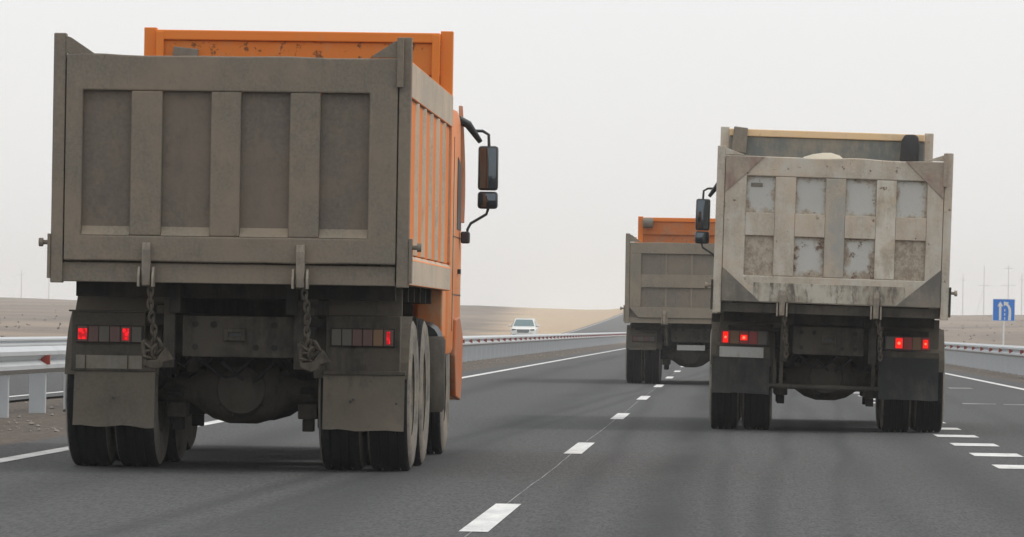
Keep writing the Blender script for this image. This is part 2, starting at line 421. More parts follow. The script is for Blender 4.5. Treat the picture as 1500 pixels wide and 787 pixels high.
def strip(name, x0, x1, y0, y1, dz, mat, parent=None, step=10):
    yy = [v for v in ys if y0 < v < y1]; yy = [y0] + yy + [y1]
    xx = [x0] + [x for x in xs if x0 < x < x1] + [x1]
    vs = [(x, y, prof(y) + lat(x) + dz) for y in yy for x in xx]; n = len(xx)
    fs = [(j * n + i, j * n + i + 1, (j + 1) * n + i + 1, (j + 1) * n + i) for j in range(len(yy) - 1) for i in range(n - 1)]
    o = MB().add(vs, fs).build(name, mat, parent); return o
def edge_strip(name, x0, x1, y0, y1, dz, mat, wob):
    """asphalt sheet with a slightly ragged edge"""
    vs = []; fs = []; y = y0; r = 0
    while y <= y1:
        zz = prof(y)
        a = x0 + noise.noise(Vector((.3, y * .35, 0))) * wob + noise.noise(Vector((.3, y * 1.4, 3))) * wob * .5
        b = x1 + noise.noise(Vector((5.3, y * .35, 0))) * wob
        xx = [a] + [a + (b - a) * t for t in (.25, .5, .75)] + [b]
        vs += [(x, y, zz + lat(x)) for x in xx]
        if r: fs += [((r - 1) * 5 + i, (r - 1) * 5 + i + 1, r * 5 + i + 1, r * 5 + i) for i in range(4)]
        r += 1; y += 1.0 if y < 420 else 20.
    o = MB().add(vs, fs).build(name, mat); return o
road = edge_strip('road', -6.0, 6.25, -60, 1250, 0, M['road'], .08); tag(road, 'dark grey asphalt carriageway with tyre tracks', kind='structure')
road2 = edge_strip('opposite_road', -19.0, -9.25, -60, 1250, 0, M['road2'], .05); tag(road2, 'opposite carriageway beyond the median guardrail', kind='structure')

def marking(pts, parent, name='marking', dz=.004, mat=None):
    vs = [(x, y, prof(y) + lat(x) + dz) for x, y in pts]
    return MB().add(vs, [tuple(range(len(pts)))]).build(name, mat or M['mark'], parent)
for (a, b, nm) in ((-5.43, -5.27, 'edge_line'), (5.50, 5.66, 'edge_line')):
    strip(nm, a, b, -20, 1250, .004, M['mark'], road)
strip('edge_line', -9.86, -9.72, -20, 1250, .004, M['mark'], road2)
strip('edge_line', -18.6, -18.45, -20, 1250, .004, M['mark'], road2)
for k in range(26):                                    # centre dashes
    y0 = 25.65 + 16.15 * k
    marking([(-1.365, y0), (-1.215, y0), (-1.215, y0 + 4.1), (-1.365, y0 + 4.1)], road, 'dash')
for k in range(26): 
    y0 = 27 + 16.0 * k
    marking([(-14.2, y0), (-14.05, y0), (-14.05, y0 + 4.0), (-14.2, y0 + 4.0)], road2, 'dash')
for k in range(14):                                    # short wide dashes of the merging lane
    y0 = 39.4 + 3.87 * k
    marking([(2.10, y0), (2.52, y0), (2.52, y0 + 1.15), (2.10, y0 + 1.15)], road, 'merge_dash')
for (xa, xb, ya, yb) in ((3.45, 3.95, 75.0, 75.9), (4.05, 4.5, 74.8, 75.6), (4.15, 4.6, 95.5, 97.5)):
    marking([(xa, ya), (xb, ya), (xb + .03, yb), (xa + .03, yb)], road, 'faint_dash', mat=M['mark_thin'])
vs = []; fs = []                                        # hand-laid guide line under the dashes
for i in range(400):
    y = 20 + i * .5; x = -1.30 + noise.noise(Vector((y * .12, 2, 0))) * .022 + noise.noise(Vector((y * .7, 7, 0))) * .005
    vs += [(x - .004, y, .003), (x + .004, y, .003)]
    if i: fs.append((2 * i - 2, 2 * i - 1, 2 * i + 1, 2 * i))
MB().add(vs, fs).build('guide_line', M['mark_thin'], road)

# stones on the shoulders (stuff)
mb = MB()
for i in range(2600):
    side = random.random()
    if side < .62: x = random.uniform(-9.1, -6.2)
    else: x = random.uniform(6.5, 9.6)
    y = 48 + random.random() ** 1.6 * 210
    s_ = .008 + random.random() ** 5 * .04
    z = gz(x, y) - .03
    P = [(x + s_ * random.uniform(.7, 1.2), y, z + s_ * .3), (x, y + s_, z + s_ * .2), (x - s_ * random.uniform(.7, 1.2), y, z + s_ * .3), (x, y - s_, z + s_ * .2), (x, y, z + s_ * random.uniform(.7, 1.1)), (x, y, z - .01)]
    mb.add(P, [(0, 1, 4), (1, 2, 4), (2, 3, 4), (3, 0, 4), (1, 0, 5), (2, 1, 5), (3, 2, 5), (0, 3, 5)])
o = mb.build('gravel', M['stone']); tag(o, 'loose stones on the gravel shoulders beside the road', kind='stuff')
mb = MB(); rs = random.Random(3)
for i in range(2600):
    y = 110 + rs.random() ** 1.3 * 900
    x = -(30 + y * .045 + rs.random() ** 1.4 * (30 + y * .25)) if rs.random() < .6 else 15 + y * .02 + rs.random() ** 1.5 * (25 + y * .2)
    h = rs.uniform(.08, .28); z = gz(x, y) - .05
    for q in range(5):
        a = rs.random() * 6.28; r_ = h * rs.uniform(.6, 1.5); t_ = h * rs.uniform(.3, .6)
        c_, s2 = math.cos(a), math.sin(a)
        mb.add([(x - s2 * t_, y + c_ * t_, z), (x + s2 * t_, y - c_ * t_, z), (x + c_ * r_, y + s2 * r_, z + h * rs.uniform(.6, 1.1))], [(0, 1, 2)])
M['shrub'] = simple('dry_shrub', (.15, .125, .09), .95, 0, .4, 2)
o = mb.build('dry_shrubs', M['shrub']); tag(o, 'low dry steppe shrubs dotting the plain on both sides', kind='stuff')
mb = MB().tube([(-7.62, 57.6, .0), (-7.5, 57.5, .03), (-7.4, 57.7, .035), (-7.3, 57.6, 0)], [.01, .035, .04, .015], 8)
o = mb.build('rubber_scrap', M['rubber']); tag(o, 'black scrap of rubber lying on gravel by the left guardrail post', 'scrap')

# ------------------------------------------------------------------ guardrails
def wbeam(x, y0, y1, side, z0=0.):
    """W profile, corrugation facing side (+1 right / -1 left)"""
    pr = [(0, .0), (.028, .02), (.078, .055), (.078, .10), (.02, .135), (.0, .155), (.02, .175), (.078, .21), (.078, .255), (.028, .29), (0, .31)]
    m_ = MB(); n = len(pr); vs = []
    for t, q in ((0, y0), (0, y1)):
        for d, h in pr: vs.append((x + side * d, q, .43 + h + z0 + prof(q)))
        for d, h in reversed(pr): vs.append((x + side * (d - .006), q, .43 + h + z0 + prof(q)))
    N = 2 * n
    fs = [(i, (i + 1) % N, N + (i + 1) % N, N + i) for i in range(N)]
    return m_.add(vs, fs)
def guardrail(name, x, ya, yb, side, label, zb=0., refl=4.5, y_ref=57.4, post_d=3.0, reach=9e9):
    root = empty(name, (0, 0, 0), label, 'guardrail')
    first = None; y = ya
    while y < yb:
        yn = y + 6.0
        if first is None or prof(yn) > 0:
            o = wbeam(x, y, yn + .12, side, zb).build('beam', M['galv'], root, smooth=False)
            if prof(yn) == 0: first = o; fy = y
        else:
            o = copy_to(first, (0, y - fy, 0), root)
        o.location.x += side * .003 * (int(y / 6) % 2); y = yn
    pm = MB()
    pm.box(x - side * .19 if side > 0 else x, x if side > 0 else x + .19, -.004, .004, -.25, .66)
    px0, px1 = sorted((x - side * .19, x - side * .006))
    post = MB().box(px0, px1, -.06, -.054, -.25, .68).box(px0, px0 + .006, -.054, .05, -.25, .68).box(px1 - .006, px1, -.054, .05, -.25, .68)
    proto = post.build('post', M['galv_post'], root, loc=(0, ya + 2.6, zb))
    sp = sorted((x, x - side * .006))
    k = 1; y = ya + 2.6 + post_d
    while y < yb:
        copy_to(proto, (0, y, zb + prof(y)), root); y += post_d; k += 1
    if refl:
        r0 = MB().prism([(0, .53), (side * .11, .53), (side * .11, .64), (0, .64)] if side > 0 else [(0, .64), (side * .11, .64), (side * .11, .53), (0, .53)], -.05, .0)
        r0.v = [v + Vector((x, 0, 0)) for v in r0.v]
        y = y_ref
        while y - refl > ya: y -= refl
        pr_ = r0.build('reflector', M['reflector'], root, loc=(0, y, zb)); y += refl
        while y < yb: copy_to(pr_, (0, y, zb + prof(y)), root); y += refl
        b0 = MB()
    return root
guardrail('guardrail', -7.86, 28.3, 453, 1, 'galvanised guardrail with red reflectors between the gravel median and the left lane')
guardrail('guardrail', 7.70, 70, 453, -1, 'galvanised guardrail with red reflectors along the right shoulder, in front of the blue sign', y_ref=132.9, refl=5.3)
guardrail('guardrail', -19.7, 40, 250, 1, 'far guardrail on the outer edge of the opposite carriageway', zb=-.2, refl=0)

# ------------------------------------------------------------------ road sign
sg = empty('road_sign', (11.3, 210, 0), 'blue square merging-lanes road sign with two white arrows on a thin pole', 'road sign')
gzs = gz(11.3, 210) - .05
MB().tube([(0, .03, gzs), (0, .03, 2.5)], .038, 10).build('post', M['sign_white'], sg)
MB().box(-.46, .46, -.012, 0, 1.58, 2.50).build('sign_plate', M['sign_blue'], sg, .002)
b = MB()
for (a0, a1, c0, c1) in ((-.46, .46, 1.58, 1.60), (-.46, .46, 2.48, 2.50), (-.46, -.44, 1.60, 2.48), (.44, .46, 1.60, 2.48)):
    b.box(a0, a1, -.0145, -.0125, c0, c1)
b.build('border', M['sign_white'], sg)
MB().prism([(-.20, 1.62), (-.10, 1.62), (-.10, 2.19), (-.03, 2.19), (-.15, 2.40), (-.27, 2.19), (-.20, 2.19)], -.017, -.0125).build('arrow', M['sign_white'], sg)
arr = [(.18, 1.62), (.30, 1.62), (.31, 1.95), (.295, 2.10), (.24, 2.22), (.17, 2.29), (.205, 2.36), (-.005, 2.39), (.0, 2.20), (.075, 2.245), (.15, 2.18), (.195, 2.06), (.20, 1.95)]
MB().prism(arr, -.017, -.0125).build('arrow', M['sign_white'], sg)
for k in range(3):
    MB().box(.02, .06, -.017, -.0125, 1.64 + k * .17, 1.74 + k * .17).build('lane_dash', M['sign_white'], sg)

# ------------------------------------------------------------------ utility poles in the haze
def pole(x, y, h, label, style):
    zb = gz(x, y) - .4
    r_ = empty('utility_pole', (x, y, zb), label, 'utility pole', 'utility poles on the hazy horizon')
    MB().tube([(0, 0, 0), (0, 0, h)], [.19, .10], 8).build('mast', M['pole_hazed'], r_)
    if style == 1:
        MB().box(-1.6, 1.6, -.07, .07, h * .62, h * .62 + .16).build('crossarm', M['pole_hazed'], r_)
        MB().tube([(-2.2, 0, 0), (-.0, 0, h * .60)], .06, 6).build('brace', M['pole_hazed'], r_)
    elif style == 2:
        MB().box(-1.1, 1.1, -.07, .07, h * .92, h * .92 + .16).build('crossarm', M['pole_hazed'], r_)
        MB().box(-2.0, 2.0, -.07, .07, h * .60, h * .60 + .14).build('crossarm', M['pole_hazed'], r_)
    else:
        MB().box(-.9, .9, -.07, .07, h * .85, h * .85 + .14).build('crossarm', M['pole_hazed'], r_)
pole(64.0, 1400, 12.2, 'faint pole on the horizon just right of the white truck', 0)
pole(69.8, 1400, 14.3, 'tall faint pole with a leaning brace, left of the blue sign', 1)
pole(76.5, 1400, 14.7, 'tallest faint pole standing behind the blue road sign', 2)
pole(80.2, 1400, 12.2, 'faint pole on the horizon right of the blue road sign', 0)
pole(-197.5, 1400, 9.5, 'faint pole on the horizon at the far left edge', 0)
pole(-189.8, 1400, 9.5, 'faint pole on the horizon just left of the orange truck', 0)

# ------------------------------------------------------------------ white SUV (its front towards the camera = -y)
def suv(x, y, z):
    r_ = empty('suv', (x, y, z), 'white SUV coming the other way beyond the guardrail', 'car')
    secs = [  # y, half width, z low, z high
        (-2.28, .62, .42, .86), (-2.20, .80, .34, .98), (-2.0, .90, .30, 1.06), (-1.5, .93, .30, 1.12), (-.95, .945, .30, 1.19), (0, .95, .30, 1.20), (1.6, .95, .30, 1.18), (2.2, .90, .34, 1.12), (2.32, .80, .42, 1.0)]
    b = MB(); N = 12; vs = []
    for (yy, hw, zl, zh) in secs:
        for k in range(N):
            t = 2 * math.pi * (k + .5) / N
            cx, sx = math.cos(t), math.sin(t)
            e = .38
            vs.append((hw * math.copysign(abs(cx) ** e, cx), yy, (zl + zh) / 2 + (zh - zl) / 2 * math.copysign(abs(sx) ** e, sx)))
    fs = [(i * N + k, i * N + (k + 1) % N, (i + 1) * N + (k + 1) % N, (i + 1) * N + k) for i in range(len(secs) - 1) for k in range(N)]
    fs += [tuple(range(N)), tuple(range((len(secs) - 1) * N, len(secs) * N))]
    b.add(vs, fs).build('body', M['white_paint'], r_, smooth=True)
    # cabin
    lo = [(-.88, -.90), (.88, -.90), (.90, 2.15), (-.90, 2.15)]; hi = [(-.66, -.12), (.66, -.12), (.70, 1.85), (-.70, 1.85)]
    b = MB().add([(a, c, 1.14) for a, c in lo] + [(a, c, 1.72) for a, c in hi], [(3, 2, 1, 0), (4, 5, 6, 7), (0, 1, 5, 4), (1, 2, 6, 5), (2, 3, 7, 6), (3, 0, 4, 7)])
    b.build('cabin', M['white_paint'], r_, .05, smooth=True)
    MB().box(-.66, .66, -.10, 1.8, 1.70, 1.77).build('roof', M['white_paint'], r_, .03, smooth=True)
    def q(t, sx): # point on windscreen plane
        yv = -.90 + .78 * t - .012; zv = 1.14 + .58 * t + .01
        hw = .88 - .22 * t
        return (sx * hw, yv, zv)
    MB().add([q(.08, -.90), q(.08, .90), q(.9, .88), q(.9, -.88)], [(0, 1, 2, 3)]).build('windscreen', M['car_glass'], r_)
    for s_ in (-1, 1):
        MB().add([(s_ * .895, -.55, 1.2), (s_ * .905, 1.9, 1.2), (s_ * .745, 1.7, 1.62), (s_ * .735, -.05, 1.62)], [(0, 1, 2, 3)]).build('side_window', M['car_glass'], r_)
        MB().prism([(s_ * .45, .84), (s_ * .82, .88), (s_ * .84, .99), (s_ * .5, .96)], -2.25, -2.05).build('headlight', M['mirror_glass'], r_, .01)
        MB().box(min(s_ * .98, s_ * 1.16), max(s_ * .98, s_ * 1.16), -.78, -.66, 1.14, 1.29).build('side_mirror', M['white_paint'], r_, .03, smooth=True)
        MB().box(min(s_ * .86, s_ * .99), max(s_ * .86, s_ * .99), -.74, -.70, 1.15, 1.19).build('mirror_arm', M['black'], r_)
        MB().box(min(s_ * .52, s_ * .76), max(s_ * .52, s_ * .76), -2.28, -2.15, .50, .60).build('fog_light', M['black'], r_, .01)
        for yy in (-1.4, 1.4):
            wh = MB().lathe([(-.10, .0), (-.10, .24), (.10, .24), (.10, 0)], (0, 0, 0), n=20).build('wheel', M['galv'], r_, loc=(s_ * .80, yy, .36))
            MB().lathe([(-.11, .22), (-.12, .33), (-.09, .36), (.09, .36), (.12, .33), (.11, .22)], (0, 0, 0), n=28).build('tyre', M['rubber'], wh)
    gr = MB().prism([(-.40, .72), (.40, .72), (.46, .95), (-.46, .95)], -2.32, -2.2).build('grille', M['black'], r_, .015)
    for k in range(3): MB().box(-.39, .39, -2.335, -2.322, .77 + k * .055, .785 + k * .055).build('bar', M['galv'], gr)
    MB().box(-.26, .26, -2.325, -2.26, .55, .66).build('number_plate', M['sign_white'], r_)
    MB().box(-.55, .55, -2.24, -2.1, .36, .50).build('air_intake', M['black'], r_, .01)
suv(-15.1, 370, -.12)

# ------------------------------------------------------------------ dump trucks
def make_wheel_proto():
    prf = [(-.135, .30), (-.15, .36), (-.158, .44), (-.150, .50), (-.135, .53), (-.115, .548),
           (-.075, .55), (-.072, .532), (-.055, .532), (-.052, .55), (-.012, .55), (-.009, .532), (.009, .532), (.012, .55), (.052, .55), (.055, .532), (.072, .532), (.075, .55),
           (.115, .548), (.135, .53), (.150, .50), (.158, .44), (.15, .36), (.135, .30)]
    mis = [1] * 4 + [0] * 15 + [1] * 4
    t = MB().lathe(prf, (0, 0, 0), n=56, mis=mis)
    for k in range(56):                                   # shoulder lugs
        a = 2 * math.pi * k / 56
        for s_ in (-1, 1):
            c, sn = math.cos(a), math.sin(a); d = .016
            P = []
            for (u, r_) in ((.080, .5475), (.126, .540), (.126, .5432), (.080, .5520)):
                for e in (-d, d): P.append((s_ * u, r_ * c - e * sn, r_ * sn + e * c))
            t.add(P, [(0, 1, 3, 2), (2, 3, 5, 4), (4, 5, 7, 6), (0, 2, 4, 6), (1, 7, 5, 3)], 0)
    return t
def rim_proto():
    r_ = MB().lathe([(-.13, .31), (-.10, .27), (-.02, .26), (.0, .18), (.02, .10), (.08, .09), (.085, 0.001)], (0, 0, 0), n=36)
    r_.lathe([(.13, .31), (.10, .27), (.0, .265)], (0, 0, 0), n=36)
    for k in range(8):
        a = 2 * math.pi * k / 8
        r_.lathe([(-.005, .014), (.03, .014), (.03, .001)], (0, .15 * math.cos(a), .15 * math.sin(a)), n=6)
    return r_
tyre_mesh_src = make_wheel_proto(); rim_src = rim_proto()
TY = tyre_mesh_src.build('tyre', [M['tread'], M['sidewall']], smooth=True).data
RM = rim_src.build('wheel', M['rim'], smooth=True).data
for o in [o for o in bpy.data.objects if o.parent is None and o.data in (TY, RM)]: bpy.data.objects.remove(o)
def wheel(x, y, root, face, z=.548):
    o = bpy.data.objects.new('wheel', RM); COL.objects.link(o); o.parent = root; o.location = (x, y, z)
    t = bpy.data.objects.new('tyre', TY); COL.objects.link(t); t.parent = o
    if face < 0: o.rotation_euler.z = math.pi
    o.rotation_euler.x = random.random() * 6

def dump_truck(cx, D, cfg, label):
    root = empty('dump_truck', (cx, D, 0), label, 'truck', 'dump trucks driving away')
    T = Matrix.Translation((0, 0, .9)) @ Matrix.Rotation(cfg.get('tilt', 0), 4, 'Y') @ Matrix.Translation((0, 0, -.9))
    m = cfg['mats']
    L = 5.3
    def bd(b, name, mat, parent=root, bev=.006, smooth=False): return b.build(name, mat, parent, bev, T, smooth)   # T is read at call time
    HB = cfg.get('hb', 1.25)
    z0, z1 = cfg['floor'], cfg['gate_top']; zs = cfg['post_top']
    # ---- dump body: floor, side frames
    body = MB()
    fh = cfg['beam_h']
    body.box(-HB + .03, HB - .03, .14, L, z0 + .02, z0 + fh + .035, 2)                      # floor slab
    for s_ in (-1, 1):
        def X(a, b): return (min(s_ * a, s_ * b), max(s_ * a, s_ * b))
        x0, x1 = X(HB - .075, HB)
        body.box(x0, x1, .10, L - .02, z1 - .27, z1 - .02, 1)                              # top rail
        body.prism([(x0, z0 + .01), (x1, z0 + .01), (x1, z0 + .19), (x1 - s_ * .022 if s_ > 0 else x1, z0 + .22), (x0, z0 + .22)] if s_ > 0 else
                   [(x0, z0 + .01), (x1, z0 + .01), (x1, z0 + .22), (x0 + .022, z0 + .22), (x0, z0 + .19)], .10, L - .02, mi=1)
        body.box(x0, x1, L - .12, L - .003, z0 + .23, z1 - .275, 0, {2: 1})
    db = bd(body, 'dump_body', [m['side_paint'], m['rail'], M['chassis_mud']])
    for s_ in (-1, 1):
        x0, x1 = sorted((s_ * (HB - .022), s_ * (HB - .07)))
        bd(MB().box(x0, x1, .11, L - .125, z0 + .225, z1 - .275), 'side_panel', m['side_panel'], db, 0)
        n = 5; span = (L - .24)
        for k in range(n):
            yc = .12 + span * (k + 1) / (n + 1)
            xa, xb = sorted((s_ * (HB - .022), s_ * (HB - .001)))
            pt = [(s_ * (HB - .0225), yc - .10), (s_ * (HB - .001), yc - .03), (s_ * (HB - .001), yc + .04), (s_ * (HB - .0225), yc + .11)]
            bd(MB().prism(pt if s_ > 0 else pt[::-1], z0 + .225, z1 - .275, 'z'), 'side_rib', m['rib'], db, .003)
        bd(MB().box(*sorted((s_ * (HB - .20), s_ * (HB - .072))), .101, .109, z0 + .1, z1 - .02), 'corner_backing', m['gate_panel'], db, 0)
        # rear corner post with ear
        xa, xb = sorted((s_ * (HB - .085), s_ * HB))
        if cfg.get('ear', True):
            bd(MB().box(xa, xb, .012, .10, z0 - .01, zs), 'corner_post', m['frame'], db)
            e = [(s_ * (HB - .086), z1 + .002), (s_ * (HB - .086), zs - .02), (s_ * (HB - .12), zs - .03), (s_ * (HB - .29), z1 + .002)]
            if s_ > 0: e = e[::-1]
            bd(MB().prism(e, .008, .034), 'corner_ear', m['frame'], db, .003)
            if s_ > 0: bd(MB().box(*sorted((s_ * (HB - .10), s_ * (HB - .055))), -.03, .010, zs - .35, zs - .005), 'latch_plate', m['latch'], db, .004)
    # floor end beam
    cut = .09
    bd(MB().prism([(-HB + cut, z0), (HB - cut, z0), (HB - .095, z0 + .03), (HB - .095, z0 + fh), (-HB + .01, z0 + fh), (-HB + .01, z0 + .04)], .045, .135), 'floor_beam', m['frame2'], db)
    # headboard
    hb = MB(); hx = cfg.get('head_hw', 1.24); ht = cfg['head_top']
    hdb = bd(MB().box(-hx + .1, hx - .1, L + .02, L + .06, z0 + .1, ht - .11), 'headboard', m['head_panel'], db)
    bd(MB().box(-hx + .1, hx - .1, L - .06, L + .08, ht - .10, ht - .02), 'top_rail', m['head_rail'], hdb, .01)
    bd(MB().box(-hx + .1, hx - .1, L - .03, L + .018, ht - .36, ht - .1005), 'lower_rail', m['head_low'], hdb, .01)
    for s_ in (-1, 1):
        bd(MB().box(*sorted((s_ * (hx - .10), s_ * hx)), L - .0, L + .10, z0 + .1, ht), 'headboard_post', m['head_post'], hdb, .006)
    for s_ in ((-1, 1) if cfg.get('wide') else ()):
        bd(MB().box(*sorted((s_ * (hx - .165), s_ * (hx - .103))), L - .065, L - .062 + .03, z0 + .2, ht - .035), 'inner_stiffener', m['head_rail'], hdb, .005)
    # ---- tailgate
    G = cfg['gate']; gx0, gx1, gt, gb = G['x0'], G['x1'], G['top'], G['bottom']
    cols, rows = G['cols'], G['rows']
    fr = MB(); dep = G.get('depth', .055)
    xs_ = [c for ab in cols for c in ab]
    top_w = [(gx0, gt), (gx1, gt)]
    # slightly uneven top edge
    n = 16; upper = []
    for i in range(n + 1):
        xx = gx0 + (gx1 - gx0) * i / n
        upper.append((xx, gt + noise.noise(Vector((xx * 2.2, cx, 1))) * .012 * (0 < i < n)))
    sh = rows[-1][0]
    cc = G.get('cut', 0)
    if not cc:
        fr = MB(); idx = {}
        xg = sorted(set([gx0, gx1, cols[0][0], cols[-1][1]] + [cols[0][0] + (cols[-1][1] - cols[0][0]) * k / 14 for k in range(1, 14)])); zg = [gb, sh, rows[0][1], gt]
        def V(i, j, yy):
            if (i, j, yy) not in idx:
                zz = zg[j]; wv = noise.noise(Vector((xg[i] * 2.2, cx, 1 + j)))
                if 0 < i < len(xg) - 1: zz += {3: .016, 0: .009}.get(j, 0) * wv
                idx[(i, j, yy)] = len(fr.v); fr.v.append(Vector((xg[i], yy + (noise.noise(Vector((xg[i] * 3, j, cx))) * .006 if yy == 0 else 0), zz)))
            return idx[(i, j, yy)]
        ni = len(xg) - 1
        fill = lambda i, j: 0 <= i < ni and 0 <= j < 3 and (j != 1 or i in (0, ni - 1))
        for i in range(ni):
            for j in range(3):
                if not fill(i, j): continue
                fr.f.append([V(i, j, 0), V(i + 1, j, 0), V(i + 1, j + 1, 0), V(i, j + 1, 0)]); fr.m.append(0)
                fr.f.append([V(i, j, .09), V(i, j + 1, .09), V(i + 1, j + 1, .09), V(i + 1, j, .09)]); fr.m.append(0)
                for (di, dj, a, b_) in ((-1, 0, (i, j), (i, j + 1)), (1, 0, (i + 1, j), (i + 1, j + 1)), (0, -1, (i, j), (i + 1, j)), (0, 1, (i, j + 1), (i + 1, j + 1))):
                    if not fill(i + di, j + dj):
                        fr.f.append([V(*a, 0), V(*b_, 0), V(*b_, .09), V(*a, .09)]); fr.m.append(0)
    if cc: fr.prism([(gx0, rows[0][1]), (gx1, rows[0][1])] + upper[::-1], 0, .09)
    if cc: fr.prism([(gx0 + cc * .75, gb), (gx1 - cc * .75, gb), (gx1, gb + cc * .85), (gx1, sh), (gx0, sh), (gx0, gb + cc * .85)] if cc else [(gx0, gb), (gx1, gb), (gx1, sh), (gx0, sh)], 0, .09)
    if cc: fr.box(gx0, cols[0][0], 0, .088, sh + .001, rows[0][1] - .001).box(cols[-1][1], gx1, 0, .088, sh + .001, rows[0][1] - .001)
    tg = bd(fr, 'tailgate', m['gate'], root, .011)
    ribp = G.get('rib_y', 0.004)
    if cc: bd(MB().box(gx0, gx1, .092, .099, z0 + fh, gt - .05), 'back_plate', m['gate'], tg, 0)
    for a, b_ in zip(cols, cols[1:]):
        bd(MB().box(a[1], b_[0], ribp, .086, sh + .001, rows[0][1] - .001), 'rib', G['ribmats'][cols.index(a)] if 'ribmats' in G else m['gate'], tg, .010)
    for ra, rb in zip(rows, rows[1:]):
        for a in (cols if not cc else [(cols[0][0], cols[-1][1])]):
            bd(MB().box(a[0] + .001, a[1] - .001, .004, .084, rb[1], ra[0]), 'cross_rib', m['gate'], tg, .005)
    pi = 0
    for r_i, (rl, rh) in enumerate(rows):
        for a in cols:
            pm_ = G['panelmats'][pi] if 'panelmats' in G else m['gate_panel']
            b = MB().box(a[0] + .001, a[1] - .001, dep, .083, rl + .001, rh - .001)
            bd(b, 'panel', pm_, tg, 0)
            if G.get('sill'):
                zl = rl; b = MB().prism([(dep, zl + .065), (.004, zl + .002), (dep + .01, zl + .002)], a[0] + .002, a[1] - .002, 'x')
                bd(b, 'sill', m['sill'], tg, 0)
            pi += 1
    for (pts, mt) in G.get('gussets', []):
        bd(MB().prism(pts, -.012, -.0005), 'gusset', mt, tg, .003)
    # side pins, bottom hooks, chains
    for s_ in (-1, 1):
        bd(MB().lathe([(0, .001), (0, .016), (.055, .016), (.056, .030), (.085, .030), (.085, .001)] if s_ > 0 else [(0, .001), (0, .016), (-.055, .016), (-.056, .03), (-.085, .03), (-.085, .001)], (s_ * HB, .04, z0 + .27), n=12), 'hinge_pin', m['latch'], db, 0, True)
        bd(MB().box(*sorted((s_ * (HB + .001), s_ * (HB + .022))), .0, .11, z0 + .02, z0 + .33), 'pin_plate', m['frame2'], db, .003)
    for hx_ in cfg['hooks']:
        hk = bd(MB().prism([(-.045, gb + .13), (-.055, gb + .08), (-.04, gb - .02), (-.03, z0 - .02), (.02, z0 - .03), (.015, gb - .02), (-.002, gb + .05), (-.002, gb + .13)], hx_ - .03, hx_ + .03, 'x'), 'hook_arm', M['hook'], root, .006)
        for s_ in (-1, 1):
            bd(MB().prism([(-.07, z0 - .03), (.03, z0 - .03), (.03, z0 + .09), (-.02, z0 + .11), (-.07, z0 + .04)], hx_ + s_ * .05 - .008, hx_ + s_ * .05 + .008, 'x'), 'hook_lug', M['hook'], hk, .003)
        # chain
        x_, y_, z_ = hx_ + .03, .0, z0 - .03
        z_end = cfg['chain_end']; k = 0
        ch = None; lk = .062
        while z_ > z_end:
            q = Matrix.Rotation(math.pi / 2 * (k % 2) + .35, 3, 'Z') @ Matrix.Rotation(.12 * math.sin(k * 1.7), 3, 'Y')
            lm = MB().torus((x_, y_, z_ - lk * .5), .019, .0085, q, 12, 6, 1.75)
            if ch is None: ch = bd(lm, 'chain', M['chain'], root, 0, True)
            else: bd(lm, 'link', M['chain'], ch, 0, True)
            x_ += .005 * math.sin(k * .8 + hx_ * 3) + .004; y_ += .003; z_ -= lk * .72; k += 1
        if cfg.get('bundle'):
            for j in range(9):
                q = Matrix.Rotation(j * 1.3, 3, 'Z') @ Matrix.Rotation(j * .9, 3, 'X')
                bd(MB().torus((x_ + .05 * math.sin(j * 2.1), y_ + .02 * math.cos(j), z_ + .05 * math.cos(j * 1.6)), .021, .010, q, 12, 6, 1.7), 'link', M['chain'], ch, 0, True)
            pts = [(-.10, .10), (-.075, -.07), (0, -.10), (.06, -.085), (.07, -.05), (.15, -.03), (.09, .06), (.05, .02), (.02, -.03), (-.05, -.035), (-.07, .10)]
            bd(MB().prism([(x_ + a * .95, z_ - .03 + b_) for a, b_ in pts], .0, .035), 'chain_hook', M['chain'], ch, .008)
    # ---- chassis
    ch = MB()
    for s_ in (-1, 1):
        x0, x1 = sorted((s_ * .36, s_ * .44)); ch.box(x0, x1, .62, 7.6, .82, 1.10)
        x0, x1 = sorted((s_ * .37, s_ * .45)); ch.box(x0, x1, .35, 5.3, 1.105, z0 + .018)     # tipper sub-frame
    for yy in (2.3, 3.6, 4.8, 6.8): ch.box(-.358, .358, yy, yy + .10, .86, 1.06)
    cho = bd(ch, 'chassis', M['chassis'])
    for yy in (.5, 1.2, 1.9, 2.6, 3.3, 4.0, 4.7):                                             # floor cross bearers
        bd(MB().box(-HB + .12, HB - .12, yy, yy + .08, z0 - .10, z0 + .018), 'cross_bearer', M['chassis'], cho, .004)
    rc = MB().box(-.37, .47 if cfg.get('wide') else .37, .50, .515, .80, 1.09)
    rc.box(-.37, .37, .518, .60, .80, .83).box(-.37, .37, .518, .60, 1.06, 1.09)
    rco = bd(rc, 'rear_crossmember', M['chassis_mud'])
    b = MB().box(-.075, -.045, .46, .498, .915, 1.005).box(.045, .075, .46, .498, .915, 1.005).box(-.045, .045, .46, .498, .975, 1.005).box(-.045, .045, .46, .498, .915, .945)
    bd(b, 'towing_bracket', M['chassis_mud'], rco, .004)
    bd(MB().box(-.044, .044, .488, .499, .946, .974), 'towing_hole', M['black'], rco, 0)
    for (a, z_) in ((-.28, 1.03), (-.28, .87), (.28, 1.03), (.28, .87), (.15, .87), (-.15, 1.03)):
        bd(MB().lathe([(.499, .022), (.485, .022), (.485, .001)], (a, 0, z_), 'y', 10), 'bolt', M['chassis'], rco, 0)
    bd(MB().box(-1.05, 1.05, .60, .68, 1.02, 1.08), 'light_beam', M['chassis'], cho, .005)
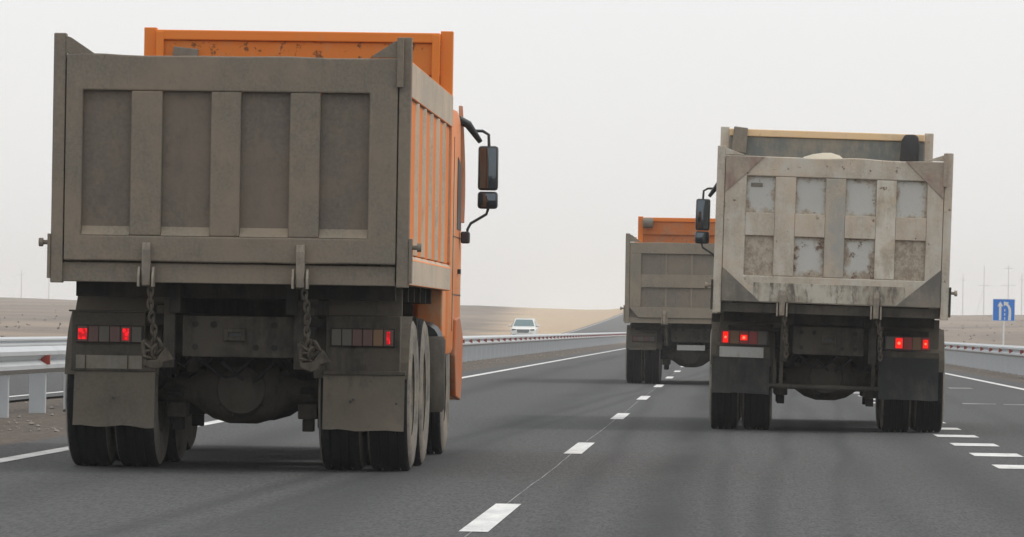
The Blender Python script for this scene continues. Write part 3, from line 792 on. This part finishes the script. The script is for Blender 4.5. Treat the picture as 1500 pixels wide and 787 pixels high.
    for s_ in (-1, 1):                                                                          # vertical brackets either side
        x0, x1 = sorted((s_ * .42, s_ * .50)); bd(MB().box(x0, x1, .46, .50, .72, 1.2), 'side_bracket', M['chassis_mud'], cho, .004)
        x0, x1 = sorted((s_ * .44, s_ * .56)); bd(MB().box(x0, x1, .52, .75, 1.1, 1.16), 'pivot_bracket', M['chassis_mud'], cho, .01)
        bd(MB().lathe([(-.06, .001), (-.06, .05), (.06, .05), (.06, .001)], (s_ * .52, .55, z0 - .10), n=14), 'pivot', M['chassis_mud'], cho, 0, True)
    # axles
    for yy in (1.24, 2.59):
        a = MB().lathe([(-.95, .001), (-.95, .10), (-.40, .085), (-.34, .12), (-.22, .20), (-.10, .235), (.10, .235), (.22, .20), (.34, .12), (.40, .085), (.95, .10), (.95, .001)], (0, yy, .555), n=20)
        ao = bd(a, 'axle', M['chassis_mud'], root, 0, True)
        bd(MB().lathe([(-.27, .001), (-.265, .09), (-.23, .17), (-.12, .215), (.05, .215)], (0, yy, .565), 'y', 24), 'differential_cover', M['chassis_mud'], ao, 0, True)
        for k in range(10):
            t = 2 * math.pi * k / 10
            bd(MB().lathe([(-.20, .001), (-.20, .012), (-.16, .012)], (.185 * math.cos(t), yy, .565 + .185 * math.sin(t)), 'y', 6), 'bolt', M['chassis'], ao, 0)
        for s_ in (-1, 1):
            bd(MB().box(*sorted((s_ * .40, s_ * .54)), yy - .12, yy + .12, .36, .47), 'spring_seat', M['chassis_mud'], ao, .01)
            bd(MB().box(*sorted((s_ * .43, s_ * .51)), yy - .07, yy + .07, .27, .357), 'seat_bolts', M['chassis'], ao, .006)
            bd(MB().tube([(s_ * .30, yy - .1, .68), (s_ * .12, yy + .55, .88)], .035, 10), 'torque_rod', M['chassis'], ao, 0, True)
            bd(MB().lathe([(-.11, .001), (-.11, .07), (.05, .085), (.09, .05), (.09, .001)], (s_ * .62, yy - .19, .64), 'y', 16), 'brake_chamber', M['chassis'], ao, 0, True)
    for s_ in (-1, 1):
        sp = MB()
        for k in range(9):
            hl = .95 - k * .085; zz = .66 - k * .024
            x0, x1 = sorted((s_ * .425, s_ * .515)); n = 6
            for q in range(n):
                ya, yb = -hl + 2 * hl * q / n, -hl + 2 * hl * (q + 1) / n
                f = lambda v: zz - .14 * (v / .95) ** 2
                sp.add([(x0, 1.915 + ya, f(ya)), (x1, 1.915 + ya, f(ya)), (x1, 1.915 + yb, f(yb)), (x0, 1.915 + yb, f(yb)), (x0, 1.915 + ya, f(ya) + .02), (x1, 1.915 + ya, f(ya) + .02), (x1, 1.915 + yb, f(yb) + .02), (x0, 1.915 + yb, f(yb) + .02)],
                       [(0, 3, 2, 1), (4, 5, 6, 7), (0, 1, 5, 4), (1, 2, 6, 5), (2, 3, 7, 6), (3, 0, 4, 7)])
        sp.build('leaf_spring', M['chassis'], root, 0, T)
    if cfg.get('low_bar'):
        bd(MB().tube([(-.75, .62, .46), (.75, .62, .46)], .028, 10), 'stabiliser_bar', M['chassis_mud'], root, 0, True)
        for s_ in (-1, 1):
            bd(MB().box(*sorted((s_ * .46, s_ * .50)), .60, .66, .44, .74), 'stabiliser_link', M['chassis_mud'], root, .004)
            bd(MB().box(*sorted((s_ * .53, s_ * .57)), .60, .66, .44, .74), 'stabiliser_link', M['chassis_mud'], root, .004)
    # air hoses and cables
    for (a, b_, c) in ((-.30, .1, .75), (.26, -.12, .72), (-.55, -.3, .84)):
        pts = [(a + (b_ - a) * t, .75 + .25 * math.sin(t * 3), c + .04 * math.cos(t * 6) - .06 * math.sin(math.pi * t)) for t in [i / 10 for i in range(11)]]
        bd(MB().tube(pts, .012, 6), 'air_hose', M['rubber'], cho, 0, True)
    # wheels (flat on the road, not tilted with the body)
    for yy in (1.24, 2.59):
        for s_ in (-1, 1):
            wheel(s_ * 1.075, yy, root, s_); wheel(s_ * .73, yy, root, -s_)
    for s_ in (-1, 1): wheel(s_ * 1.03, 6.1, root, -s_)
    bd(MB().lathe([(-.9, .001), (-.9, .07), (.9, .07), (.9, .001)], (0, 6.1, .52), n=12), 'front_axle', M['chassis'], root, 0, True)
    bd(MB().box(-.96, .96, 5.15, 5.19, .55, z0 + .0), 'added_dark_sheet', M['chassis'], root, 0)  # added dark sheet: hides the cab paint, keeps the space under the body dark
    bd(MB().box(-1.24, -.97, 4.86, 5.02, .92, z0 - .005), 'added_dark_box', M['chassis'], root, .01)  # added dark box: covers the cab edge so the left gap stays dark
    # tanks, battery box, spare between axles and cab
    for s_ in (-1, 1):
        tb = MB(); N = 16; pts = []
        for k in range(N):
            t = 2 * math.pi * (k + .5) / N; c_, s2 = math.cos(t), math.sin(t)
            pts.append((s_ * .86 + .27 * math.copysign(abs(c_) ** .5, c_), .72 + .26 * math.copysign(abs(s2) ** .5, s2)))
        bd(tb.prism(pts, 3.75, 4.75), 'fuel_tank', M['chassis_mud'], root, .02, True)
        bd(MB().lathe([(-.06, .001), (-.06, .12), (.06, .15), (.12, .08), (.12, .001)], (s_ * 1.06, 5.05, .93), 'y', 16), 'air_filter', M['black'], root, 0, True)
        bd(MB().lathe([(-.30, .001), (-.30, .17), (-.27, .19), (.27, .19), (.30, .17), (.30, .001)], (s_ * 1.04, 5.1, .66), 'z', 18), 'air_tank', M['chassis_mud'], root, 0, True)
    # ---- rear light boxes, guards, flaps
    for s_, c in ((-1, cfg['left']), (1, cfg['right'])):
        gx = c['x']; xa, xb = gx
        if c.get('guard', True):
            inn = .42
            bd(MB().prism([(xa + (.0 if s_ < 0 else 0), c['box_z'] + .003), (xb, c['box_z'] + .003), (xb - (.0 if s_ < 0 else .0), z0 - .01), (xa + (.03 if s_ < 0 else 0), z0 - .01)], .74, .77), 'upper_guard', m['guard'], root, .004)
        bxo = bd(MB().box(xa, xb, .56, .72, c['panel_z'], c['box_z']), 'light_box', m['lightbox'], root, .006)
        if 'box_lip' in c: bd(MB().box(xa - .02, xb + .01, .545, .735, c['box_z'] + .001, c['box_z'] + .014), 'box_lip', m['lightbox'], bxo, .003)
        l0, l1, lz0, lz1 = c['light']
        tl = bd(MB().box(l0 - .008, l1 + .008, .535, .559, lz0 - .008, lz1 + .008), 'tail_light', m['lightcase'], root, .003)
        n = len(c['segs'])
        for k, sg_ in enumerate(c['segs']):
            w_ = (l1 - l0) / n; a = l0 + w_ * k + .003; b_ = l0 + w_ * (k + 1) - .003
            bd(MB().box(a, b_, .522, .536, lz0, lz1), 'lens', M[sg_[0]], tl, .003)
            if len(sg_) > 1:
                ex, ez = sg_[2], sg_[3]
                ca, cz = (a + b_) / 2, (lz0 + lz1) / 2
                bd(MB().box(ca - ex, ca + ex, .515, .5235, cz - ez, cz + ez), 'lamp', M[sg_[1]], tl, .003)
                if sg_[1] == 'bulb':
                    bd(MB().lathe([(.5145, .001), (.5145, ex * .45), (.516, ex * .5)], (ca, 0, cz), 'y', 12), 'bulb', M['bulb_core'], tl, 0)
        if 'plate' in c:
            p = c['plate']; bd(MB().box(p[0], p[1], .548, .558, p[2], p[3]), 'number_plate', m['plate'], root, .003)
            if p[4]:
                for xx in p[4]: bd(MB().box(xx - .003, xx + .003, .544, .547, p[2], p[3]), 'seam', M['chassis'], bxo, 0)
        f = c['flap']; vs = []; fs = []; nx_, nz_ = 10, 8
        for iz in range(nz_ + 1):
            for ix in range(nx_ + 1):
                u, v = ix / nx_, iz / nz_
                xx = f[0] + (f[1] - f[0]) * u; zz = f[3] + (f[2] - f[3]) * v
                if v == 1: zz += noise.noise(Vector((xx * 9, s_, cx))) * .014
                yy = .56 + .02 * math.sin(u * 5 + s_) * v - .05 * v * v + noise.noise(Vector((u * 2, v * 2, cx))) * .02
                vs.append((xx, yy, zz))
        n1 = len(vs); vs += [(a, b_ + .012, c_) for a, b_, c_ in vs]
        W_ = nx_ + 1
        for iz in range(nz_):
            for ix in range(nx_):
                q = (iz * W_ + ix, iz * W_ + ix + 1, (iz + 1) * W_ + ix + 1, (iz + 1) * W_ + ix)
                fs.append(q); fs.append(tuple(n1 + i for i in reversed(q)))
        for ix in range(nx_):
            a = nz_ * W_ + ix; fs.append((a, a + 1, n1 + a + 1, n1 + a)); fs.append((ix + 1, ix, n1 + ix, n1 + ix + 1))
        for iz in range(nz_):
            for e in (0, nx_):
                a = iz * W_ + e; fs.append((a, a + W_, n1 + a + W_, n1 + a))
        fo = MB().add(vs, fs); fo = bd(fo, 'mud_flap', m['flap'] if s_ < 0 else m.get('flap_r', m['flap']), root, 0, True)
        bd(MB().box(f[0] - .005, f[1] + .005, .55, .60, f[3] - .002, f[3] + .028), 'flap_strip', m['lightbox'], fo, .006)
        for (hx2, hz2) in c.get('holes', []):
            bd(MB().lathe([(.535, .001), (.535, .009), (.56, .009)], (hx2, 0, hz2), 'y', 8), 'flap_bolt', M['black'], fo, 0)
        # rear fender arc above the tyres
        ar = MB(); N = 14
        for k in range(N):
            t0 = math.pi * (.06 + .88 * k / N); t1 = math.pi * (.06 + .88 * (k + 1) / N)
            for (yc,) in ((1.24,),):
                P = []
                for t in (t0, t1):
                    for rr in (.60, .612):
                        for xx in (s_ * .55, s_ * 1.22): P.append((xx, yc - rr * math.cos(t), .548 + min(rr * math.sin(t), .56)))
                ar.add(P, [(0, 1, 5, 4), (2, 6, 7, 3), (0, 4, 6, 2), (1, 3, 7, 5)])
        if c.get('fender', True): bd(ar, 'fender', m['guard'], root, 0)
    # ---- cab
    cz0, cz1 = .80, cfg.get('cab_top', 2.85)
    cb = MB()
    prof_c = [(5.72, cz0), (7.72, cz0 + .02), (7.80, 1.7), (7.62, 2.5), (7.40, cz1 - .06), (7.1, cz1), (5.95, cz1 - .02), (5.72, cz1 - .2)]
    cb.prism(prof_c, -1.20, 1.20, 'x')
    cab = bd(cb, 'cab', m['cab'], root, .05, True)
    bd(MB().box(-.45, .45, 5.70, 5.722, 1.95, 2.45), 'rear_window', M['glassdark'], cab, .0)
    bd(MB().add([(-1.08, 7.79, 1.75), (1.08, 7.79, 1.75), (1.02, 7.63, 2.5), (-1.02, 7.63, 2.5)], [(0, 1, 2, 3)]), 'windscreen', M['glassdark'], cab, 0)
    for s_ in (-1, 1):
        bd(MB().prism([(7.0, 1.85), (7.55, 1.85), (7.45, 2.40), (7.0, 2.45)] , *sorted((s_ * 1.195, s_ * 1.206)), 'x'), 'side_window', M['side_glass'], cab, 0)
        for (sa, sb_, sc_, sd_) in ((6.45, 7.7, 1.30, 1.308), (6.45, 7.7, 1.78, 1.786), (6.45, 6.458, 1.0, 2.6), (7.2, 7.32, 1.48, 1.52)):
            bd(MB().box(*sorted((s_ * 1.1995, s_ * (1.204 if sb_ - sa > 1 or sb_ - sa < .1 else 1.225))), sa, sb_, sc_, sd_), 'door_seam' if sb_ - sa != .12 else 'door_handle', M['black'], cab, 0)
        # lower side: step panel and wheel arch
        bd(MB().prism([(5.30, .95), (5.75, .95), (5.75, 1.30), (5.40, 1.42), (5.30, 1.42)], *sorted((s_ * .98, s_ * 1.19)), 'x'), 'rear_wing', m['cab'], cab, .015)
        bd(MB().box(*sorted((s_ * .90, s_ * 1.16)), 5.32, 5.36, .62, .949), 'wing_skirt', m['cab'], cab, .004)
        bd(MB().prism([(6.85, .46), (7.55, .42), (7.72, .62), (7.78, .95), (7.3, 1.12), (6.66, 1.10), (6.62, .80)], *sorted((s_ * 1.175, s_ * 1.225)), 'x'), 'step_panel', m.get('blade', m['cab']), cab, .012)
        for zz in (.52, .76): bd(MB().box(*sorted((s_ * .95, s_ * 1.17)), 6.95, 7.3, zz, zz + .03), 'step', M['black'], cab, .003)
        # air deflector at cab corner: curved vertical blade
        vs = []; n = 8
        for k in range(n + 1):
            t = k / n; zz = 1.915 + .98 * t; out_ = 1.212 + .025 * math.sin(math.pi * (1 - t) * .75)
            vs += [(s_ * 1.19, 7.45 - .1 * t, zz), (s_ * out_, 7.62 - .2 * t, zz), (s_ * (out_ - .02), 7.68 - .2 * t, zz), (s_ * 1.18, 7.50 - .1 * t, zz)]
        fs = []
        for k in range(n):
            for j in range(4): fs.append((k * 4 + j, k * 4 + (j + 1) % 4, (k + 1) * 4 + (j + 1) % 4, (k + 1) * 4 + j))
        fs += [(0, 1, 2, 3), tuple(n * 4 + j for j in range(4))]
        bd(MB().add(vs, fs), 'air_deflector', m.get('blade', m['cab']), cab, 0, True)
        # mirrors
        if cfg.get('no_mirrors'): continue
        T_keep = T; T = Matrix.Translation((-s_ * cfg.get('mdx', 0), 0, 0)) @ T
        ar = bd(MB().tube([(s_ * 1.18, 7.35, 2.78), (s_ * 1.26, 7.42, 2.74), (s_ * 1.36, 7.5, 2.60)], [.035, .035, .022], 10), 'mirror_arm', M['black'], root, 0, True)
        bd(MB().tube([(s_ * 1.27, 7.44, 2.69), (s_ * 1.38, 7.5, 2.69), (s_ * 1.43, 7.5, 2.66), (s_ * 1.435, 7.5, 2.56)], .013, 8), 'loop', M['black'], ar, 0, True)
        bd(MB().tube([(s_ * 1.435, 7.52, 2.04), (s_ * 1.42, 7.52, 1.99), (s_ * 1.29, 7.5, 1.91), (s_ * 1.265, 7.48, 1.86), (s_ * 1.26, 7.48, 1.80)], .012, 8), 'lower_arm', M['black'], ar, 0, True)
        bd(MB().box(*sorted((s_ * 1.21, s_ * 1.285)), 7.42, 7.54, 1.74, 1.84), 'mount', M['black'], ar, .015)
        for (za, zb_, nm) in ((2.19, 2.565, 'mirror'), (2.035, 2.18, 'wide_mirror')):
            mo = bd(MB().box(*sorted((s_ * 1.345, s_ * 1.515)), 7.46, 7.54, za, zb_), nm, M['black'], root, .025, True)
            gv = []; gf = []; q_ = 8; bul = .010 if nm == 'mirror' else .022
            for j in range(q_ + 1):
                for i in range(q_ + 1):
                    u, v = i / q_ * 2 - 1, j / q_ * 2 - 1
                    gv.append((s_ * (1.43 + u * .068), 7.4585 - bul * (1 - .5 * u * u - .5 * v * v), (za + zb_) / 2 + v * ((zb_ - za) / 2 - .018)))
                    if i and j: a_ = (j - 1) * (q_ + 1) + i - 1; gf.append((a_, a_ + 1, a_ + q_ + 2, a_ + q_ + 1))
            bd(MB().add(gv, gf), 'mirror_glass', M['mirror_glass'], mo, 0, True)
        T = T_keep
    bd(MB().box(-1.2, 1.2, 7.70, 7.86, .42, .90), 'bumper', m['cab'], cab, .03)
    return root

# --- left orange truck with a mud-coated tailgate
cols1 = [(-1.04, -.70), (-.483, -.142), (.066, .408), (.62, .962)]
cfgA = dict(floor=1.315, beam_h=.135, gate_top=2.90, post_top=3.045, head_top=3.40, tilt=.0, hooks=(-.575, .50), chain_end=.86, bundle=True, wide=True,
    gate=dict(x0=-1.157, x1=1.157, top=2.90, bottom=1.462, cols=cols1, rows=[(1.64, 2.65)], sill=True),
    mats=dict(side_paint=M['orange'], rail=M['tan_dust'], rib=M['rib_dust'], side_panel=M['orange_panel'], frame=M['mud'], frame2=M['mud'], latch=M['mud'], head_panel=M['orange_scarred'],
              head_rail=M['orange'], head_low=M['orange_scarred'], head_post=M['orange'], gate=M['mud'], gate_panel=M['mud_panel'], sill=M['mud_sill'], guard=M['flap'],
              lightbox=M['chassis_mud'], lightcase=M['chassis'], plate=M['plate_dirty'], flap=M['flap'], cab=M['orange_cab'], blade=M['orange_blade']),
    left=dict(x=(-1.165, -.64), box_z=1.105, panel_z=.69, box_lip=1, light=(-1.12, -.66, .895, 1.005),
              segs=[('lens_off', 'led', .031, .038), ('lens_off',), ('lens_mud',), ('lens_off',), ('lens_off', 'led', .022, .042), ('lens_mud',)],
              plate=(-1.13, -.66, .705, .80, (-1.06, -.76)), flap=(-1.14, -.565, .30, .69), holes=[(-.86, .50)]),
    right=dict(x=(.64, 1.165), box_z=1.105, panel_z=.69, light=(.68, 1.12, .895, 1.01),
               segs=[('lens_mud',), ('lens_mud',), ('lens_off',), ('lens_off',), ('lens_amber',), ('lens_off', 'led', .012, .044)],
               flap=(.625, 1.20, .30, .69), holes=[(.82, .50), (.84, .515), (.98, .52), (.98, .49), (1.075, .49), (1.145, .49)]))
dump_truck(-3.49, 35.0, cfgA, 'orange dump truck with a mud-coated tailgate in the left lane, nearest')

hb1 = [c for c in bpy.data.objects if c.name.startswith('headboard') and c.parent and c.parent.parent and c.parent.parent.location.y == 35.0 and 'post' not in c.name][0]
MB().prism([(-1.0, 3.17), (-.80, 3.165), (-.79, 3.225), (-.90, 3.235), (-.99, 3.245)], 5.20, 5.232).build('grey_rag', M['plate_dirty'], hb1, .006)
# --- right white-grey truck
wd, wf = M['white_dirty'], M['white_flake']
cols2 = [(-.908, -.608), (-.396, -.085), (.12, .438), (.643, .96)]
gw0, gw1 = -1.128, 1.128
cfgB = dict(hb=1.218, head_hw=1.21, mdx=.035, floor=1.215, beam_h=.10, gate_top=2.84, post_top=2.93, head_top=3.34, tilt=.019, hooks=(-.50, .47), chain_end=.80, low_bar=True, bundle=False,
    gate=dict(x0=gw0, x1=gw1, top=2.835, bottom=1.325, cols=cols2, rows=[(2.25, 2.63), (1.60, 2.015)], depth=.045,
              ribmats=[wd, M['grey_rib'], wf], panelmats=[M['panel_clean'], M['panel_clean'], M['panel_clean'], M['panel_clean'], M['panel_dirty'], M['panel_rusty'], M['panel_rusty'], M['panel_dirty']],
              gussets=[([(gw0, 2.45), (gw0 + .40, 2.83), (gw0 , 2.83)], M['gusset']), ([(gw1 - .40, 2.83), (gw1, 2.45), (gw1, 2.83)], M['gusset']),
                       ([(gw0, 1.33), (gw0 + .40, 1.33), (gw0, 1.68)], M['gusset_dark']), ([(gw1 - .46, 1.33), (gw1, 1.33), (gw1, 1.72)], M['gusset_dark'])]),
    mats=dict(side_paint=wd, rail=wd, rib=wd, side_panel=wd, frame=wd, frame2=M['chassis_mud'], latch=M['gusset'], head_panel=M['steelblue'], head_rail=M['cream'], head_low=M['steelblue'],
              head_post=wd, gate=wd, gate_panel=wd, sill=wd, guard=M['flap'], lightbox=M['chassis_mud'], lightcase=M['black'], plate=M['plate_white'], flap=M['flap_black'], flap_r=M['flap_black'], cab=wd),
    left=dict(x=(-1.16, -.60), box_z=.865, panel_z=.74, light=(-1.12, -.64, .885, 1.02), guard=True,
              segs=[('lens_red', 'bulb', .027, .056), ('lens_amber',), ('lens_red', 'bulb', .036, .028), ('lens_red',), ('lens_mud',)],
              plate=(-1.13, -.67, .745, .855, ()), flap=(-1.20, -.60, .37, .74), holes=[]),
    right=dict(x=(.56, 1.16), box_z=.865, panel_z=.80, light=(.60, 1.06, .885, 1.015), guard=True,
               segs=[('lens_mud',), ('lens_red', 'bulb', .036, .052), ('lens_red',), ('lens_amber',), ('lens_red', 'bulb', .026, .044)],
               flap=(.54, 1.16, .36, .80), holes=[]))
tb = dump_truck(1.02, 52.3, cfgB, 'dirty white dump truck with a flaking eight-panel tailgate in the right lane')
TB = Matrix.Translation((0, 0, .9)) @ Matrix.Rotation(.019, 4, 'Y') @ Matrix.Translation((0, 0, -.9))
hb2 = [c for c in bpy.data.objects if c.name.startswith('headboard') and c.parent and c.parent.parent == tb and 'post' not in c.name][0]
MB().prism([(.83, 2.96), (1.04, 2.96), (1.05, 3.18), (1.03, 3.29), (.99, 3.315), (.88, 3.31), (.84, 3.24)], 5.10, 5.22).build('rubber_flap', M['rubber'], hb2, .02, TB, True)
MB().prism([(-1.08, 3.06), (-.92, 3.04), (-.90, 3.33), (-1.06, 3.345)], 5.19, 5.232).build('canvas_patch', M['gusset_dark'], hb2, .01, TB)
# gate bottom rail: darker flaking band, stamped plate
tg2 = [c for c in tb.children if c.name.startswith('tailgate')][0]
MB().box(-.80, .76, -.008, -.001, 1.335, 1.53).build('lower_plate', M['stained'], tg2, .003, TB)
MB().box(-.86, -.74, .035, .0445, 2.52, 2.56).build('tag_plate', M['plate_dirty'], tg2, .003, TB)
# sand load
vs = []; n = 24
for j in range(n + 1):
    for i in range(n + 1):
        u, v = i / n * 2 - 1, j / n * 2 - 1
        x, y = u * 1.15, 2.6 + v * 2.4
        h = 2.55 + .44 * math.exp(-((x + .10) / .42) ** 4 - ((y - 2.7) / .9) ** 2) - .55 * abs(u) ** 2 - .4 * abs(v) ** 3 + noise.noise(Vector((x * 4, y * 4, 0))) * .03
        vs.append((x, y, h))
vs2 = [(a, b_, 1.33) for a, b_, c in vs]; W_ = n + 1; fs = []
for j in range(n):
    for i in range(n):
        q = (j * W_ + i, j * W_ + i + 1, (j + 1) * W_ + i + 1, (j + 1) * W_ + i); fs.append(q); fs.append(tuple(len(vs) + k for k in reversed(q)))
for i in range(n):
    for (a, b_) in ((i, i + 1), (n * W_ + i + 1, n * W_ + i), ((i + 1) * W_, i * W_), (i * W_ + n, (i + 1) * W_ + n)):
        fs.append((b_, a, len(vs) + a, len(vs) + b_))
o = MB().add(vs + vs2, fs).build('sand_load', M['load'], None, 0, TB, True); o.location = (1.02, 52.3, 0)
tag(o, 'pale sand heaped inside the white dump truck, just showing over its tailgate', 'load')

# --- far orange truck behind
mp, mpp = M['mud_pale'], M['mud_pale_panel']
cols3 = [(-.95, -.50), (-.46, -.02), (.02, .46), (.50, .95)]
cfgC = dict(floor=1.15, beam_h=.10, gate_top=2.67, post_top=2.83, head_top=3.27, tilt=.0, hooks=(-.50, .50), chain_end=.78, bundle=False, no_mirrors=True, head_hw=1.12, ear=True,
    gate=dict(x0=-1.16, x1=1.16, top=2.665, bottom=1.25, cols=cols3, rows=[(2.064, 2.456), (1.45, 1.82)], depth=.05, cut=.22, rib_y=.04),
    mats=dict(side_paint=M['orange'], rail=M['mud_pale'], rib=M['mud_pale'], side_panel=M['orange_panel'], frame=mp, frame2=mp, latch=mp, head_panel=M['orange_rusty'], head_rail=M['orange'], head_low=M['orange_rusty'],
              head_post=M['orange'], gate=mp, gate_panel=mpp, sill=mp, guard=M['flap'], lightbox=M['flap'], lightcase=M['chassis'], plate=M['plate_dirty'], flap=M['flap'], cab=M['orange']),
    left=dict(x=(-1.17, -.65), box_z=.95, panel_z=.68, light=(-1.10, -.68, .80, .90), segs=[('lens_off',), ('lens_mud',), ('lens_off',), ('lens_mud',)], flap=(-1.17, -.66, .64, .70), fender=True),
    right=dict(x=(.65, 1.17), box_z=.95, panel_z=.68, light=(.68, 1.10, .80, .90), segs=[('lens_off',), ('lens_mud',), ('lens_off',), ('lens_mud',)], flap=(.66, 1.17, .64, .70), fender=True))
t3 = dump_truck(-.745, 95, cfgC, 'far orange dump truck half hidden behind the white truck')
MB().box(-.26, .27, .44, .455, .645, .745).build('number_plate', M['plate_white'], t3, .004)
hb3 = [c for c in bpy.data.objects if c.name.startswith('headboard') and c.parent and c.parent.parent == t3 and 'post' not in c.name][0]
MB().lathe([(-.10, .001), (-.10, .10), (.10, .10), (.10, .001)], (-.92, 5.15, 3.14), n=16).build('rolled_cloth', M['plate_dirty'], hb3, 0, None, True)

# ------------------------------------------------------------------ haze
bx = MB().box(-2600, 2600, -100, 2700, -2.6, 32)
hz = bx.build('haze', []); tag(hz, 'pale dusty air over the steppe', kind='stuff')
hm = bpy.data.materials.new('haze_air'); hm.use_nodes = True; t = hm.node_tree; t.nodes.clear()
o_ = t.nodes.new('ShaderNodeOutputMaterial'); v_ = t.nodes.new('ShaderNodeVolumePrincipled')
v_.inputs['Color'].default_value = (.99, .99, .99, 1); v_.inputs['Density'].default_value = .0004
t.links.new(v_.outputs[0], o_.inputs['Volume'])
hz.data.materials.append(hm)
